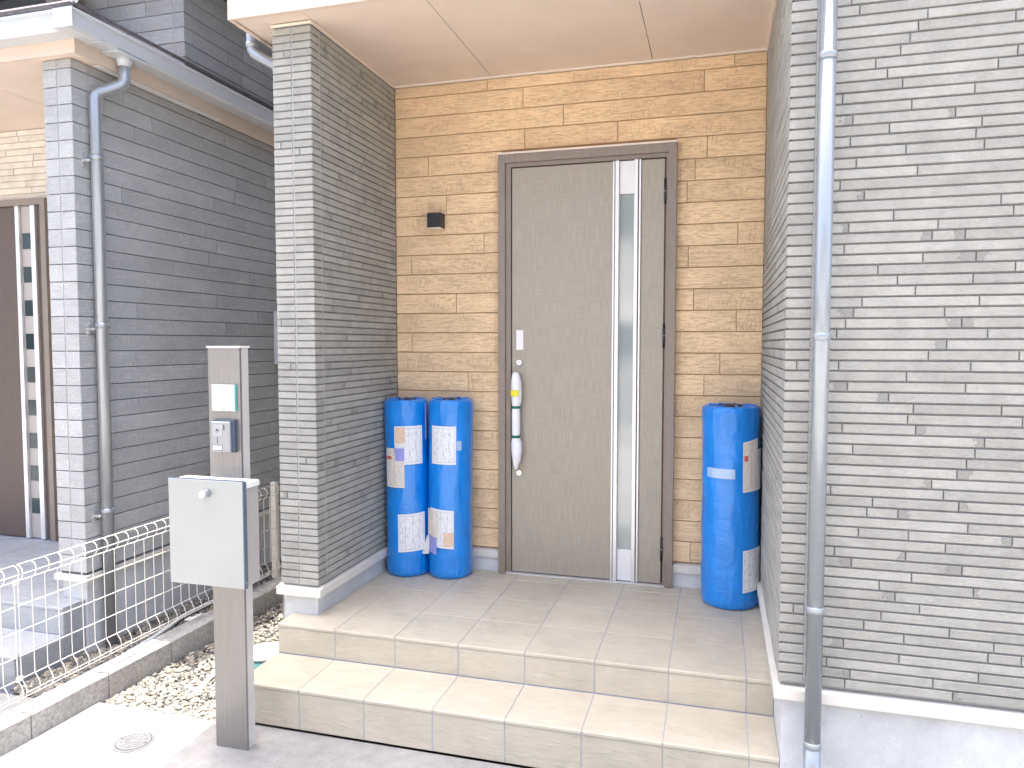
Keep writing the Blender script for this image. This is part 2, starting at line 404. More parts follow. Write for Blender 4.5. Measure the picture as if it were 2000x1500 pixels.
rest = MB()
for area, wall, a in brickspecs[300:]: rest.slab(**a)
rest.build('brick_courses', 'brick', house, kind='stuff')

# porch back wall of tan planks (455 mm panels of four boards)
PP = .11375; Z0 = .1355
bw = MB().box(XL-.02, XR+.02, .008, .2, .13, 2.83).build('porch_wall', 'oak_joint', house)
known = {0: [.52], 1: [], 2: [.30], 3: [.05], 4: [], 5: [.24], 6: [], 7: [], 8: [.29], 9: [], 10: [-.06], 11: [], 12: [.22], 13: [], 14: [-.06], 15: [.39], 16: [], 17: [.16, 1.52], 18: [], 19: [.05, 1.62], 20: [.63, 1.15], 21: [.85], 22: [.62, 1.60], 23: [.41, 1.75]}
for i in range(24):
    zb, zt = Z0+i*PP, min(Z0+(i+1)*PP, 2.815)
    cuts = list(known.get(i, []))
    rr = random.Random(90+i)
    if i < 20: cuts += [rr.choice([1.53, 1.56, 1.62, 1.70, 1.78])] if i % 3 != 1 and not any(c > 1.47 for c in cuts) else []
    spans = [(XL+.001, XR-.001)]
    if zb < 2.36: spans = [(XL+.001, .492), (1.462, XR-.001)]
    for s0, s1 in spans:
        ed = [s0]+sorted(c for c in cuts if s0+.03 < c < s1-.03)+[s1]
        for q in range(len(ed)-1):
            dz = rr.uniform(-.0006, .0006)
            zz = zb
            if zb < 2.36 < zt: zz = zb
            MB().slab('-y', .008, ed[q]+(.0015 if q else 0), ed[q+1]-(.0015 if q < len(ed)-2 else 0), zz+.0025, zt-.0025, .008+dz, .0018, off=(rr.uniform(0, 9), rr.uniform(0, 9)), tone=rr.uniform(.95, 1.05)).build('plank', 'oak', bw)

# foundations and drip trims
fd = MB(); fd.box(XR+.012, 4.6, YR+.012, 5, -.45, .0975); fd.build('foundation', 'found', house)
MB().box(-.35, XL-.012, YL+.012, 6, -.45, .1).build('foundation', 'found', house)
MB().box(XL-.02, .495, -.004, .15, -.3, .085).build('foundation', 'found', house)
MB().box(1.459, XR+.02, -.004, .15, -.3, .085).build('foundation', 'found', house)
def drip(name, pts_nrm, z0=.098, z1=.132):
    pass
def trim_y(x0, x1, y, z0, z1, out=.018):      # trim on a wall facing -y with a sloped top
    v = [(x0, y-out, z0), (x1, y-out, z0), (x1, y+.03, z0), (x0, y+.03, z0), (x0, y-out, z1), (x1, y-out, z1), (x1, y+.03, z1+.01), (x0, y+.03, z1+.01)]
    return MB().convex(v, [(0, 1, 2, 3), (4, 5, 6, 7), (0, 1, 5, 4), (2, 3, 7, 6), (0, 3, 7, 4), (1, 2, 6, 5)]).build('drip_trim', 'trimwhite', house)
def trim_x(y0, y1, x, sg, z0, z1, out=.018):
    v = [(x+sg*out, y0, z0), (x+sg*out, y1, z0), (x-sg*.03, y1, z0), (x-sg*.03, y0, z0), (x+sg*out, y0, z1), (x+sg*out, y1, z1), (x-sg*.03, y1, z1+.01), (x-sg*.03, y0, z1+.01)]
    return MB().convex(v, [(0, 1, 2, 3), (4, 5, 6, 7), (0, 1, 5, 4), (2, 3, 7, 6), (0, 3, 7, 4), (1, 2, 6, 5)]).build('drip_trim', 'trimwhite', house)
trim_y(XR-.016, 4.6, YR, .092, .127)
trim_x(YR+.033, -.022, XR, -1, .092, .127, .016)
trim_y(-.38, XL+.0185, YL, .096, .133)
trim_x(YL+.033, -.022, XL, 1, .096, .133)
trim_y(XL+.0195, .486, 0, .081, .121)
trim_y(1.468, XR-.017, 0, .081, .121)

# soffit, fascia, upper storey and roof
jx = [-.5, -.151, .436, 1.3335, 1.905]
for i in range(4): MB().slab('-z', ZC+.014, jx[i]+.0015, jx[i+1]-.0015, -1.015, 0.004, .014, .001, off=(i*1.7, i)).build('soffit_panel', 'soffit', house)
MB().box(-.5, 1.905, -1.01, .01, ZC+.0145, ZC+.03).build('soffit_backing', 'oak_joint', house)
bx('fascia', 'fascia', house, -.5, 1.905, -1.04, -1.0165, ZC-.006, 3.16)
bx('side_fascia', 'fascia', house, -.52, -.5015, -1.04, .6, ZC-.008, 3.16)
bx('crown_trim', 'crown', house, XL+.001, XR-.001, -.012, .006, 2.8155, 2.8262)
bx('crown_trim', 'crown', house, -.364, XL+.006, YL-.006, YL+.0025, 2.810, 2.8208)
bx('crown_trim', 'crown', house, XR-.008, XR+.007, -1.012, -.013, 2.8065, 2.8262)
bx('crown_trim', 'crown', house, XL-.002, XL+.007, YL+.004, -.013, 2.810, 2.8262)
bx('porch_roof', 'roof', house, -.56, 1.905, -1.06, .6, 3.162, 3.22)
MB().box(-.600, -.522, -.96, .6, 2.98, 3.1).build('gutter', 'gutter', house)
bx('upper_wall', 'brick_joint', house, -.362, XR+.004, -1.0, 5, 3.222, 6.2)  # unseen upper storey, front set forward to shade the apron
bx('unseen_roof', 'roof', house, -.80, 4.7, -1.55, 5.1, 6.202, 6.4)  # unseen roof, eaves shaped to cast the shadow edge on the slab

def joint_pipe(parent, x, y, z0, z1, r, joints, mat, ext=None, low=None):
    p = empty('downpipe', parent)
    if low is None: low = z0
    MB().cyl((x, y, low), (x, y, z1), r, n=32, caps=True).build('pipe', mat, p)
    if low > z0: MB().cyl((x, y, z0), (x, y, low+.005), r*1.06, n=32).build('lower_pipe', mat, p)
    for zj in joints: MB().tube([(x, y, zj-.012), (x, y, zj-.0095), (x, y, zj+.0095), (x, y, zj+.012)], [r*1.02, r*1.13, r*1.13, r*1.02], 32, True).build('coupling', mat, p)
    return p
dp = joint_pipe(house, 2.016, -1.442, -.324, 2.95, .0262, [2.245, 1.345, .434, -.03], 'pipe', low=-.03)
for zz in (2.245, .434): MB().cyl((2.016, YR+.004, zz), (2.016, -1.442, zz), .007, n=8).build('bracket', 'pipe', dp)
# downpipe of the porch roof gutter, on the far side of the left wing wall
dq = empty('downpipe', house)
MB().tube([(-.56, -.80, 3.0), (-.56, -.80, 2.80), (-.558, -.80, 2.775), (-.545, -.80, 2.755), (-.43, -.80, 2.69), (-.415, -.80, 2.675), (-.410, -.80, 2.655), (-.410, -.80, -.34)], .0262, 24).build('pipe', 'npipe', dq)
for zz in (2.80, 2.60, 1.30, .25): MB().tube([(-.56 if zz > 2.7 else -.41, -.80, zz-.012), (-.56 if zz > 2.7 else -.41, -.80, zz+.012)], .0295, 24).build('coupling', 'npipe', dq)

# ------------------------------------------------------------------ front door
dr = empty('front_door', house); dr.location = (0, 0, 0)
fo = MB()
for a in ((.487, .527, -.045, .10, .004, 2.378), (1.424, 1.467, -.045, .10, .004, 2.378), (.5272, 1.4238, -.045, .10, 2.331, 2.378)): fo.box(*a)
fo.build('door_frame', 'frame', dr)
fi = MB()
for a in ((.5275, .557, -.030, .09, .008, 2.3305), (1.4135, 1.4238, -.030, .09, .008, 2.3305), (.5574, 1.4133, -.030, .09, 2.309, 2.3305)): fi.box(*a)
fi.build('inner_frame', 'frame', dr)
bx('frame_cap', 'crown', dr, .484, 1.470, -.05, -.001, 2.3785, 2.388)
bx('gap_seal', 'blackgap', dr, .5574, 1.4133, .03, .08, .006, 2.3085)
bx('threshold', 'silver', dr, .5275, 1.4238, -.04, .06, .001, .0075)
lf = MB(); lf.slab('-y', .028, .5605, 1.1275, .012, 2.3045, .046, .002).build('door_leaf', 'door', dr)
lf2 = MB(); lf2.slab('-y', .028, 1.2815, 1.4045, .012, 2.3045, .046, .002).build('door_leaf', 'door', dr)
for x0, x1, d in ((1.1280, 1.1395, .056), (1.1430, 1.1645, .062), (1.2440, 1.2655, .062), (1.2690, 1.2810, .056)):
    MB().slab('-y', .028, x0, x1, .009, 2.3065, d, .002).build('silver_rail', 'silver', dr)
bx('rail_groove', 'blackgap', dr, 1.1275, 1.2812, .0, .029, .010, 2.305)
MB().slab('-y', .028, 1.1650, 1.2435, 2.129, 2.3045, .046, .0015).build('white_panel', 'whitepanel', dr)
MB().slab('-y', .028, 1.1650, 1.2435, .012, .186, .046, .0015).build('white_panel', 'whitepanel', dr)
bx('glass_pane', 'glass', dr, 1.1650, 1.2435, -.008, .027, .1875, 2.1275)
for za, zb in ((2.065, 2.195), (1.30, 1.43), (.14, .27)):
    h = MB().cyl((1.4085, -.028, za), (1.4085, -.028, zb), .0075, n=14).build('hinge', 'hinge', dr)
    MB().cyl((1.4085, -.028, (za+zb)/2-.002), (1.4085, -.028, (za+zb)/2+.002), .0085, n=14).build('hinge_ring', 'icface', h)
MB().slab('-y', -.018, .587, .631, 1.286, 1.401, .010, .003).build('lock_plate', 'whitepanel', dr)
for zz in (1.217, .587):
    c = MB().tube([(.606, -.018, zz), (.606, -.030, zz), (.606, -.034, zz)], [.0185, .0185, .015], 28).build('lock_cylinder', 'chrome', dr)
    MB().box(.6045, .6075, -.0352, -.0335, zz-.006, zz+.006).build('keyhole', 'hinge', c)
# handle wrapped in white foam
hp = [(0, .609, .006), (0, .63, .013), (.004, .67, .024), (.006, .72, .031), (.004, .765, .030), (.0, .795, .022), (0, .803, .022), (.0, .83, .0235), (0, .93, .0235), (0, .962, .023), (0, .97, .023), (.002, 1.0, .028), (.003, 1.05, .0305), (.001, 1.11, .029), (-.001, 1.145, .022), (0, 1.163, .014)]
hm = MB(); hm.tube([(.596+a+.002*mnoise.noise((b*9, 0, 0)), -.060, b) for a, b, c in hp], [c for a, b, c in hp], 28)
for i, v in enumerate(hm.v):
    q = Vector(v); d = Vector((q.x-.596, q.y+.06, 0)); w = .0022*mnoise.noise(q*38)+.0012*mnoise.noise(q*90)
    if d.length > 1e-6: q += d.normalized()*w
    hm.v[i] = tuple(q)
hd = hm.build('door_handle', 'foam', dr, label='pull handle wrapped in white foam with green bands')
for zz in (.965, .799): MB().tube([(.596, -.06, zz-.007), (.596, -.06, zz+.007)], .0248, 28).build('green_band', 'green', hd)
yt = MB(); 
n = 12
for i in range(n+1):
    a = R(-150+100*i/n)
    for zz in (1.028+.004*math.sin(i*1.3), 1.063+.003*math.cos(i*2.1)): yt.v.append((.598+.034*math.cos(a), -.06+.034*math.sin(a), zz))
for i in range(n): yt.face([2*i, 2*i+2, 2*i+3, 2*i+1], [(0, 0)]*4)
yt.build('yellow_tape', 'yellow', hd)
for zz in (.70, 1.10): MB().cyl((.596, -.02, zz), (.596, -.05, zz), .009, n=12).build('handle_mount', 'chrome', hd)

# ================================================================== porch steps
steps = empty('porch_steps', label='beige tiled two step porch in front of the tan plank wall', category='steps')
YN = -1.053; TR = .3065; RH = .143
MB().box(-.300, 1.9215, YN+.0012, .1, -.42, -.0022).build('step_core', 'grout', steps)
MB().box(-.300, 1.9215, YN-TR+.0012, YN+.004, -.3175, -RH-.0022).build('step_core', 'grout', steps)
xe = [-.302]+[i*.303 for i in range(7)]+[1.9212]
def tile(nrm, plane, a0, a1, b0, b1, d=.009, mat='tile', par=steps, ch=.0015):
    MB().slab(nrm, plane, a0+.0019, a1-.0019, b0+.0019, b1-.0019, d+random.uniform(-.0003, .0003), ch, off=(random.uniform(0, 9), random.uniform(0, 9)), tone=random.uniform(.955, 1.03)).build('tile', mat, par)
def nosing(a0, a1, yf, yb, zt, mat='tile', par=steps):
    # tread tile with a rounded front lip
    pr = [(yb-.0019, zt-.010), (yb-.0019, zt-.001), (yb-.003, zt), (yf+.006, zt), (yf+.002, zt-.0015), (yf, zt-.005), (yf, zt-.015), (yf+.012, zt-.015), (yf+.012, zt-.010)]
    m = MB(); b = len(m.v); x0, x1 = a0+.0019, a1-.0019; ox, oy = random.uniform(0, 9), random.uniform(0, 9)
    for x in (x0, x1): m.v += [(x, y, z) for y, z in pr]
    k2 = len(pr); tn = random.uniform(.955, 1.03); L = [0]
    for i in range(1, k2): L.append(L[-1]+math.hypot(pr[i][0]-pr[i-1][0], pr[i][1]-pr[i-1][1]))
    for i in range(k2-1): m.face([i, k2+i, k2+i+1, i+1], [(x0+ox, L[i]+oy), (x1+ox, L[i]+oy), (x1+ox, L[i+1]+oy), (x0+ox, L[i+1]+oy)], tone=tn, smooth=False)
    m.face(list(range(k2)), [(p[0], p[1]) for p in pr], tone=tn); m.face([k2+i for i in range(k2)][::-1], [(p[0], p[1]) for p in pr[::-1]], tone=tn)
    m.build('tile', mat, par)
rows = [YN+.308, YN+.612, YN+.915, -.004]
for i in range(8):
    a0, a1 = xe[i], xe[i+1]
    nosing(a0, a1, YN-.0035, rows[0], 0)
    for j in range(3):
        if i == 0 and j >= 0: 
            if j == 0: tile('+z', -.009, a0, -.165, rows[0], YL+.19+.0, .009) if False else None
        b0 = rows[j]; b1 = rows[j+1]
        if i == 0: a0_ = XL-.03
        else: a0_ = a0
        tile('+z', -.009, a0_, a1, b0, b1)
    tile('-y', YN+.008, a0, a1, -RH+.001, -.0165)
    nosing(a0, a1, YN-TR-.0035, YN-.001, -RH)
    tile('-y', YN-TR+.008, a0, a1, -.3195, -RH-.0165)
# left flank tiles
for z0, z1, y0, y1 in ((-RH, -.012, YN+.01, YN+.31), (-RH, -.012, YN+.31, -.6), (-.318, -RH-.002, YN-TR+.01, YN), (-.318, -RH-.002, YN, YN+.303), (-.318, -RH-.002, YN+.303, -.6)):
    tile('-x', -.295, y0, y1, z0, z1)

# ================================================================== wall lamp
lamp = empty('wall_lamp', label='small black cube wall lamp on the tan plank wall left of the door', category='lamp')
lm = MB()
lm.slab('-y', -.012, .075, .155, 1.987, 2.069, .075, .0015).build('lamp_body', 'lampblack', lamp)
bx('back_plate', 'lampblack', lamp, .080, .150, -.0122, -.0002, 1.992, 2.064)
bx('diffuser', 'diffuser', lamp, .079, .151, -.083, -.014, 1.9845, 1.9872)

# ================================================================== blue rolls
def roll(name_label, cx, cy, r, h, seed, holes=.052):
    root = empty('wrapped_roll', label=name_label, category='roll', group='blue sheet wrapped rolls on the porch')
    prof = [(.0, .004), (r*.55, .0), (r*.88, .0), (r*.965, .006), (r, .03)]
    nz = 70
    prof += [(r, .03+(h-.06)*i/nz) for i in range(1, nz+1)]
    prof += [(r*.985, h-.012), (r*.94, h-.002), (r*.86, h+.002), (r*.75, h+.001), (r*.62, h-.003), (holes, h-.006), (holes*.9, h-.03)]
    nphi = 112; m = MB(); L = 0
    rows_ = []
    for i, (rr_, z) in enumerate(prof):
        if i: L += math.hypot(rr_-prof[i-1][0], z-prof[i-1][1])
        rows_.append(L)
        for j in range(nphi):
            a = 2*math.pi*j/nphi; q = Vector((math.cos(a), math.sin(a), 0))
            n1 = mnoise.noise((q.x*2.2+seed, q.y*2.2, z*7)); n2 = mnoise.noise((q.x*7+seed, q.y*7, z*26)); n3 = mnoise.noise((q.x*14, q.y*14+seed, z*9))
            d = .0035*n1+.0016*n2+.0014*n3; dz = 0
            endk = math.exp(-z*16)+math.exp(-(h-z)*16)
            d += .0034*endk*math.sin(a*17+3*n1+seed)*(.5+.5*n3)
            if z > h-.02 and rr_ < r*.97: dz = .004*math.sin(a*23+4*n1)*(1-rr_/r)+.003*n3; d *= .5
            R_ = max(rr_+d, .001) if rr_ > .01 else rr_
            m.v.append((cx+q.x*R_+.004*math.sin(z*3+seed), cy+q.y*R_, z+dz))
    for i in range(len(prof)-1):
        for j in range(nphi):
            k2 = (j+1) % nphi; c = 2*math.pi*r/nphi
            m.face([i*nphi+j, i*nphi+k2, (i+1)*nphi+k2, (i+1)*nphi+j], [(j*c, rows_[i]), ((j+1)*c, rows_[i]), ((j+1)*c, rows_[i+1]), (j*c, rows_[i+1])], smooth=True)
    m.build('sheet_wrap', 'sheet', root)
    MB().tube([(cx, cy, h-.05), (cx, cy, h+.003), (cx, cy, h+.0045)], [holes*.98, holes*1.05, holes*.8], 32).build('core_plug', 'core', root)
    for kk in range(9):
        an = seed+kk*2*math.pi/9+.15*math.sin(kk*3.1); c_, s_ = math.cos(an), math.sin(an)
        MB().tube([(cx+c_*holes*.95, cy+s_*holes*.95, h-.004), (cx+c_*r*.55, cy+s_*r*.55, h+.0035), (cx+c_*r*.80, cy+s_*r*.80, h+.004), (cx+c_*r*.96, cy+s_*r*.96, h-.006)], [.005, .0045, .0035, .001], 7).build('gather_fold', 'sheet', root)
    a0 = math.atan2(CAM[1]-cy, CAM[0]-cx)
    def patch(name, mat, s0, s1, z0, z1, lift=.0048, parent=None, skew=0., curl=None, label=None):
        ph0, ph1 = a0+math.asin(s0), a0+math.asin(s1); m = MB(); nu, nv = 14, 10
        for i in range(nv+1):
            for j in range(nu+1):
                u, v = j/nu, i/nv; ph = ph0+(ph1-ph0)*u; z = z0+(z1-z0)*v+skew*(u-.5)
                l = lift+.0006*mnoise.noise((u*3+seed, v*3, z0*9))
                if curl: l += curl(u, v)
                wob = .004*math.sin(z*3+seed)
                m.v.append((cx+math.cos(ph)*(r+l)+wob, cy+math.sin(ph)*(r+l), z))
        for i in range(nv):
            for j in range(nu):
                b = i*(nu+1)+j
                m.face([b, b+1, b+nu+2, b+nu+1], [(j/nu, i/nv), ((j+1)/nu, i/nv), ((j+1)/nu, (i+1)/nv), (j/nu, (i+1)/nv)], smooth=True)
        return m.build(name, mat, parent or root)
    return root, patch
r1, p1 = roll('blue wrapped roll touching the grey stone side wall, leftmost of the three', -.031, -.148, .124, 1.005, 1.3)
a = p1('form_label', 'form', -.54, .66, .645, .862, skew=.004)
p1('peach_sticker', 'peach', -.50, -.08, .765, .855, .0062, a)
p1('form_label', 'form', -.45, .72, .150, .366, skew=.008)
b = p1('courier_slip', 'courier', -.88, -.13, .514, .735, .0070)
p1('red_logo', 'red', -.86, -.66, .672, .690, .0086, b)
p1('lilac_flap', 'purple', -.50, -.12, .665, .737, .0086, b, curl=lambda u, v: .02*max(0, v-u-.3)**1.5)
p1('clear_tape', 'tape', .80, .86, .78, .985, .0045)
r2, p2 = roll('blue wrapped roll beside the door frame, right one of the touching pair', .226, -.120, .126, 1.008, 4.1)
a = p2('form_label', 'form', -.80, .22, .652, .866, skew=-.003)
c = p2('form_label', 'form', -.86, .14, .181, .398, skew=-.012)
p2('peach_sticker', 'peach', -.30, .12, .190, .268, .0062, c)
b = p2('courier_slip', 'courier', -.955, -.52, .216, .392, .0070, skew=-.012)
p2('lilac_flap', 'purple', -.95, -.58, .148, .244, .0086, b, skew=-.015)
p2('paper_flap', 'paper', -.985, -.90, .130, .238, .0086, b, skew=.01, curl=lambda u, v: .03*(1-u)*(1-v))
p2('clear_tape', 'tape', .24, .46, .73, .782, .0045)
r3, p3 = roll('blue wrapped roll standing alone on the right of the door against grey siding', 1.760, -.172, .142, 1.010, 7.7, .064)
c = p3('form_label', 'form', .42, .985, .598, .80, skew=.01)
b = p3('courier_slip', 'courier', .40, .86, .604, .850, .0070, skew=.02)
p3('red_logo', 'red', .44, .56, .748, .775, .0086, b)
p3('form_label', 'form', .42, .985, .098, .310, skew=.012)
p3('clear_tape', 'tape', -.75, .16, .659, .708, .0045)

# ================================================================== mailbox post
post = empty('mailbox_post', label='tall brushed metal post carrying intercom, glass name plate and silver mailbox', category='mailbox')
px0, px1, py0, py1 = -.268, -.122, -1.549, -1.494
MB().box(px0, px1, py0, py0+.012, ZG, 1.305).build('front_panel', 'postface', post)
MB().box(px0+.003, px1+.0, py0+.0122, py1, ZG, 1.304).build('rear_profile', 'postside', post)
bx('post_cap', 'whiteplastic', post, px0-.004, px1+.005, py0-.004, py1+.004, 1.3055, 1.313)
np_ = MB().slab('-y', -1.5495, -.247, -.140, 1.055, 1.161, .010, .001).build('name_plate', 'plateglass', post, label='blank square glass name plate')
bx('plate_edge', 'plateedge', np_, -.1398, -.1382, -1.5595, -1.5495, 1.0552, 1.1608)
for zz in (1.151, 1.066): MB().cyl((-.1935, -1.5592, zz), (-.1935, -1.5635, zz), .0045, n=14).build('plate_screw', 'screw', np_)
ic = MB().slab('-y', -1.5495, -.240, -.138, .893, 1.021, .020, .002).build('intercom', 'icside', post, label='silver faced door intercom with camera')
MB().slab('-y', -1.5696, -.238, -.150, .895, 1.016, .012, .004).build('face_plate', 'icface', ic)
MB().slab('-y', -1.5817, -.228, -.184, .960, 1.004, .0015, .0005).build('camera_window', 'lens', ic)
MB().tube([(-.206, -1.5833, .982), (-.206, -1.5845, .982)], [.011, .008], 22).build('camera_lens', 'icface', ic)
MB().tube([(-.206, -1.5846, .982), (-.206, -1.5852, .982)], [.004, .004], 16).build('camera_pupil', 'lampblack', ic)
bx('sensor_slot', 'lampblack', ic, -.1775, -.1735, -1.5824, -1.5817, .983, 1.003)
bx('speaker_slot', 'lampblack', ic, -.2072, -.2050, -1.5824, -1.5817, .930, .952)
bx('call_button_frame', 'lampblack', ic, -.2285, -.1835, -1.5823, -1.5817, .902, .9225)
bx('call_button', 'whitepanel', ic, -.2265, -.1855, -1.5832, -1.5824, .904, .9205)
mb = MB().box(-.374, -.048, -1.640, -1.5497, .386, .772).build('mailbox_body', 'boxside', post)
MB().slab('-y', -1.6405, -.384, -.046, .380, .795, .011, .0015).build('front_flap', 'boxface', mb)
bx('flap_edge', 'boxedge', mb, -.0458, -.0420, -1.652, -1.632, .380, .796)
bx('flap_top_edge', 'boxedge', mb, -.384, -.0459, -1.650, -1.6405, .7955, .7985)
bx('top_lid', 'whiteplastic', mb, -.380, -.044, -1.640, -1.5497, .7725, .789)
bx('lid_lip', 'whiteplastic', mb, -.0438, -.0395, -1.6315, -1.552, .768, .787)
bx('hinge_nub', 'whiteplastic', mb, -.393, -.3845, -1.640, -1.615, .765, .793)
MB().tube([(-.207, -1.6516, .744), (-.207, -1.660, .744)], [.017, .017], 26).build('dial_base', 'icface', mb)
kn = MB().tube([(-.207, -1.660, .744), (-.207, -1.680, .744), (-.207, -1.683, .744)], [.0135, .0135, .011], 26).build('dial_knob', 'chrome', mb)
bx('knob_pointer', 'icface', kn, -.2085, -.2055, -1.6838, -1.683, .744, .755)
for zz in (.392, .404): MB().tube([(-.0421, -1.643, zz), (-.0405, -1.643, zz)], .0025, 10).build('rivet', 'screw', mb)

# ================================================================== kerb and fence between the plots
kx = lambda y: -1.044+(y+1.72)*.0306
kerb = empty('boundary_kerb', label='low kerb of grey concrete blocks under the wire fence', category='kerb')
ys = [-3.30, -2.90, -2.505, -2.11, -1.715, -1.322, -.927, -.533, -.14, .253, .65, 1.04, 1.43, 1.83]
for i in range(len(ys)-1):
    y0, y1 = ys[i]+.003, ys[i+1]-.003; a, b = kx(y0), kx(y1); c = .006; zt = -.219+random.uniform(-.0012, .0012)
    v = [(a, y0, -.5), (b, y1, -.5), (b-.118, y1, -.5), (a-.118, y0, -.5), (a, y0, zt-c), (b, y1, zt-c), (b-.118, y1, zt-c), (a-.118, y0, zt-c), (a-c, y0+.002, zt), (b-c, y1-.002, zt), (b-.118+c, y1-.002, zt), (a-.118+c, y0+.002, zt)]
    m = MB().convex(v, [(8, 9, 10, 11)]+[(j, (j+1) % 4, 4+(j+1) % 4, 4+j) for j in range(4)]+[(4+j, 4+(j+1) % 4, 8+(j+1) % 4, 8+j) for j in range(4)], tone=1)
    m.build('block', 'block', kerb)
MB().convex([(kx(-3.3)-.004, -3.29, -.5), (kx(1.8)-.004, 1.8, -.5), (kx(1.8)-.114, 1.8, -.5), (kx(-3.3)-.114, -3.29, -.5), (kx(-3.3)-.004, -3.29, -.2255), (kx(1.8)-.004, 1.8, -.2255), (kx(1.8)-.114, 1.8, -.2255), (kx(-3.3)-.114, -3.29, -.2255)], [(0, 1, 2, 3), (4, 5, 6, 7), (0, 1, 5, 4), (1, 2, 6, 5), (2, 3, 7, 6), (3, 0, 4, 7)]).build('mortar', 'mortar', kerb)

fence = empty('wire_fence', label='cream wire mesh fence with curled top on the block kerb', category='fence')
fx = lambda y: -1.103+(y+1.5)*.010
WR = .0019
prof = [(0, .402), (.014, .398), (.024, .386), (.027, .370), (.022, .352), (.010, .339), (0, .330), (0, -.078), (.004, -.086), (.018, -.104), (.026, -.122), (.028, -.140), (.020, -.155), (.006, -.163)]
proto = MB().tube([(x, 0, z) for x, z in prof], WR, 7).build('vertical_wire', 'fence', fence)
vy = [-1.700+.0627*i for i in range(0, 30)]+[-1.717-.0627*i for i in range(0, 9)]
for i, y in enumerate(vy):
    o = proto if i == 0 else proto.copy()
    if i: COL.objects.link(o); o.parent = fence
    o.location = (fx(y), y, 0)
for (dx, z) in ((.001, .404), (.0285, .368), (-.002, .334), (-.003, .228), (-.003, .121), (-.003, .014), (-.002, -.083), (.0295, -.137), (.004, -.165)):
    for y0, y1 in ((-1.703, .13), (-2.23, -1.714)):
        MB().tube([(fx(y0)+dx, y0, z), (fx(y1)+dx, y1, z)], WR*1.05, 7).build('horizontal_wire', 'fence', fence)
for y in (.142, -1.92):
    p = MB().box(fx(y)-.040, fx(y)-.006, y-.017, y+.017, -.222, .408).build('fence_post', 'fence', fence)
    bx('post_cap', 'whiteplastic', p, fx(y)-.042, fx(y)-.004, y-.019, y+.019, .4085, .414)
for z in (.330, -.080): MB().slab('+x', fx(-1.7)-.004, -1.722, -1.695, z-.010, z+.010, .010, .002).build('clip', 'fence', fence)

# ================================================================== neighbour's house
NX, NY, NZ, NF = -1.53, -.95, 2.79, -.046
nb = empty('neighbour_house', label='neighbouring house with dark grey plank siding behind the wire fence', category='house')
NP = .091
def plank_face(par, nrm, plane, a0, a1, z0, z1, lo, hi, seed, tone=1., one=False):
    r = random.Random(seed); z = z0
    while z < z1-.02:
        zt = min(z+NP, z1); x = a0; ed = [a0]
        if not one:
            x = a0+r.uniform(.15, hi)
            while x < a1-.1: ed.append(x); x += r.uniform(lo, hi)
        ed.append(a1)
        for q in range(len(ed)-1):
            MB().slab(nrm, plane, ed[q]+(.0012 if q else 0), ed[q+1]-(.0012 if q < len(ed)-2 else 0), z+.0022, zt-.0022, .008+r.uniform(-.0005, .0005), .0018, off=(r.uniform(0, 9), r.uniform(0, 9)), tone=tone*r.uniform(.93, 1.07)).build('plank', 'slateplank', par)
        z += NP
nw = MB().box(NX-.182+.008, NX-.008, NY+.008, 4, .09, NZ-.001).build('wing_wall', 'slateplank_joint', nb)
plank_face(nw, '-y', NY+.008, NX-.182, NX-.0935, .10, NZ-.002, .3, .6, 31, 1., True)
plank_face(nw, '-y', NY+.008, NX-.0885, NX-.0015, .10, NZ-.002, .3, .6, 32, 1., True)
plank_face(nw, '+x', NX-.008, NY+.0015, NY+.105, .10, NZ-.002, .3, .6, 33, 1., True)
plank_face(nw, '+x', NX-.008, NY+.110, 1.6, .10, NZ-.002, .7, 1.3, 34)
bx('caulk_joint', 'caulk', nw, NX-.0932, NX-.0888, NY+.003, NY+.010, .10, NZ-.002)
bx('caulk_joint', 'caulk', nw, NX-.010, NX-.003, NY+.1054, NY+.1096, .10, NZ-.002)
MB().box(NX-.172, NX-.012, NY+.012, 4, -.5, .062).build('foundation', 'found', nb)
v = [(NX-.20, NY-.018, .058), (NX+.018, NY-.018, .058), (NX+.018, 1.6, .058), (NX-.20, 1.6, .058), (NX-.20, NY-.018, .088), (NX+.018, NY-.018, .088), (NX+.018, 1.6, .088), (NX-.20, 1.6, .088)]
MB().convex(v, [(0, 1, 2, 3), (4, 5, 6, 7), (0, 1, 5, 4), (2, 3, 7, 6), (0, 3, 7, 4), (1, 2, 6, 5)]).build('drip_trim', 'trimwhite', nb)
# porch wall of thin cream bricks and the door
cw = MB().box(-5, NX-.19, -.012, .2, -.2, NZ-.001).build('porch_wall', 'creambrick_joint', nb)
r = random.Random(55)
for i in range(11):
    zb = 2.312+i*.0437; x = -4.2+r.uniform(0, .3); top = min(zb+.0437, NZ-.003)
    while x < NX-.2:
        x1 = min(x+r.uniform(.28, .55), NX-.2)
        if x1-x > .02 and x1 > -3.7: MB().slab('-y', -.012, x+.002, x1-.002, zb+.0025, top-.0025, .007, .0016, off=(r.uniform(0, 5), r.uniform(0, 5)), tone=r.uniform(.93, 1.06)).build('brick', 'creambrick', cw)
        x = x1
nd = empty('front_door', nb)
f = MB()
for a in ((-3.66, -3.615, -.065, -.0135, NF, 2.310), (-2.755, -2.712, -.065, -.0135, NF, 2.310), (-3.6148, -2.7552, -.065, -.0135, 2.268, 2.310)): f.box(*a)
f.build('door_frame', 'frame', nd)
MB().slab('-y', -.0135, -3.612, -2.982, NF+.006, 2.266, .028, .002).build('door_leaf', 'ndoor', nd)
MB().slab('-y', -.0135, -2.808, -2.757, NF+.006, 2.266, .028, .002).build('door_leaf', 'ndoor', nd)
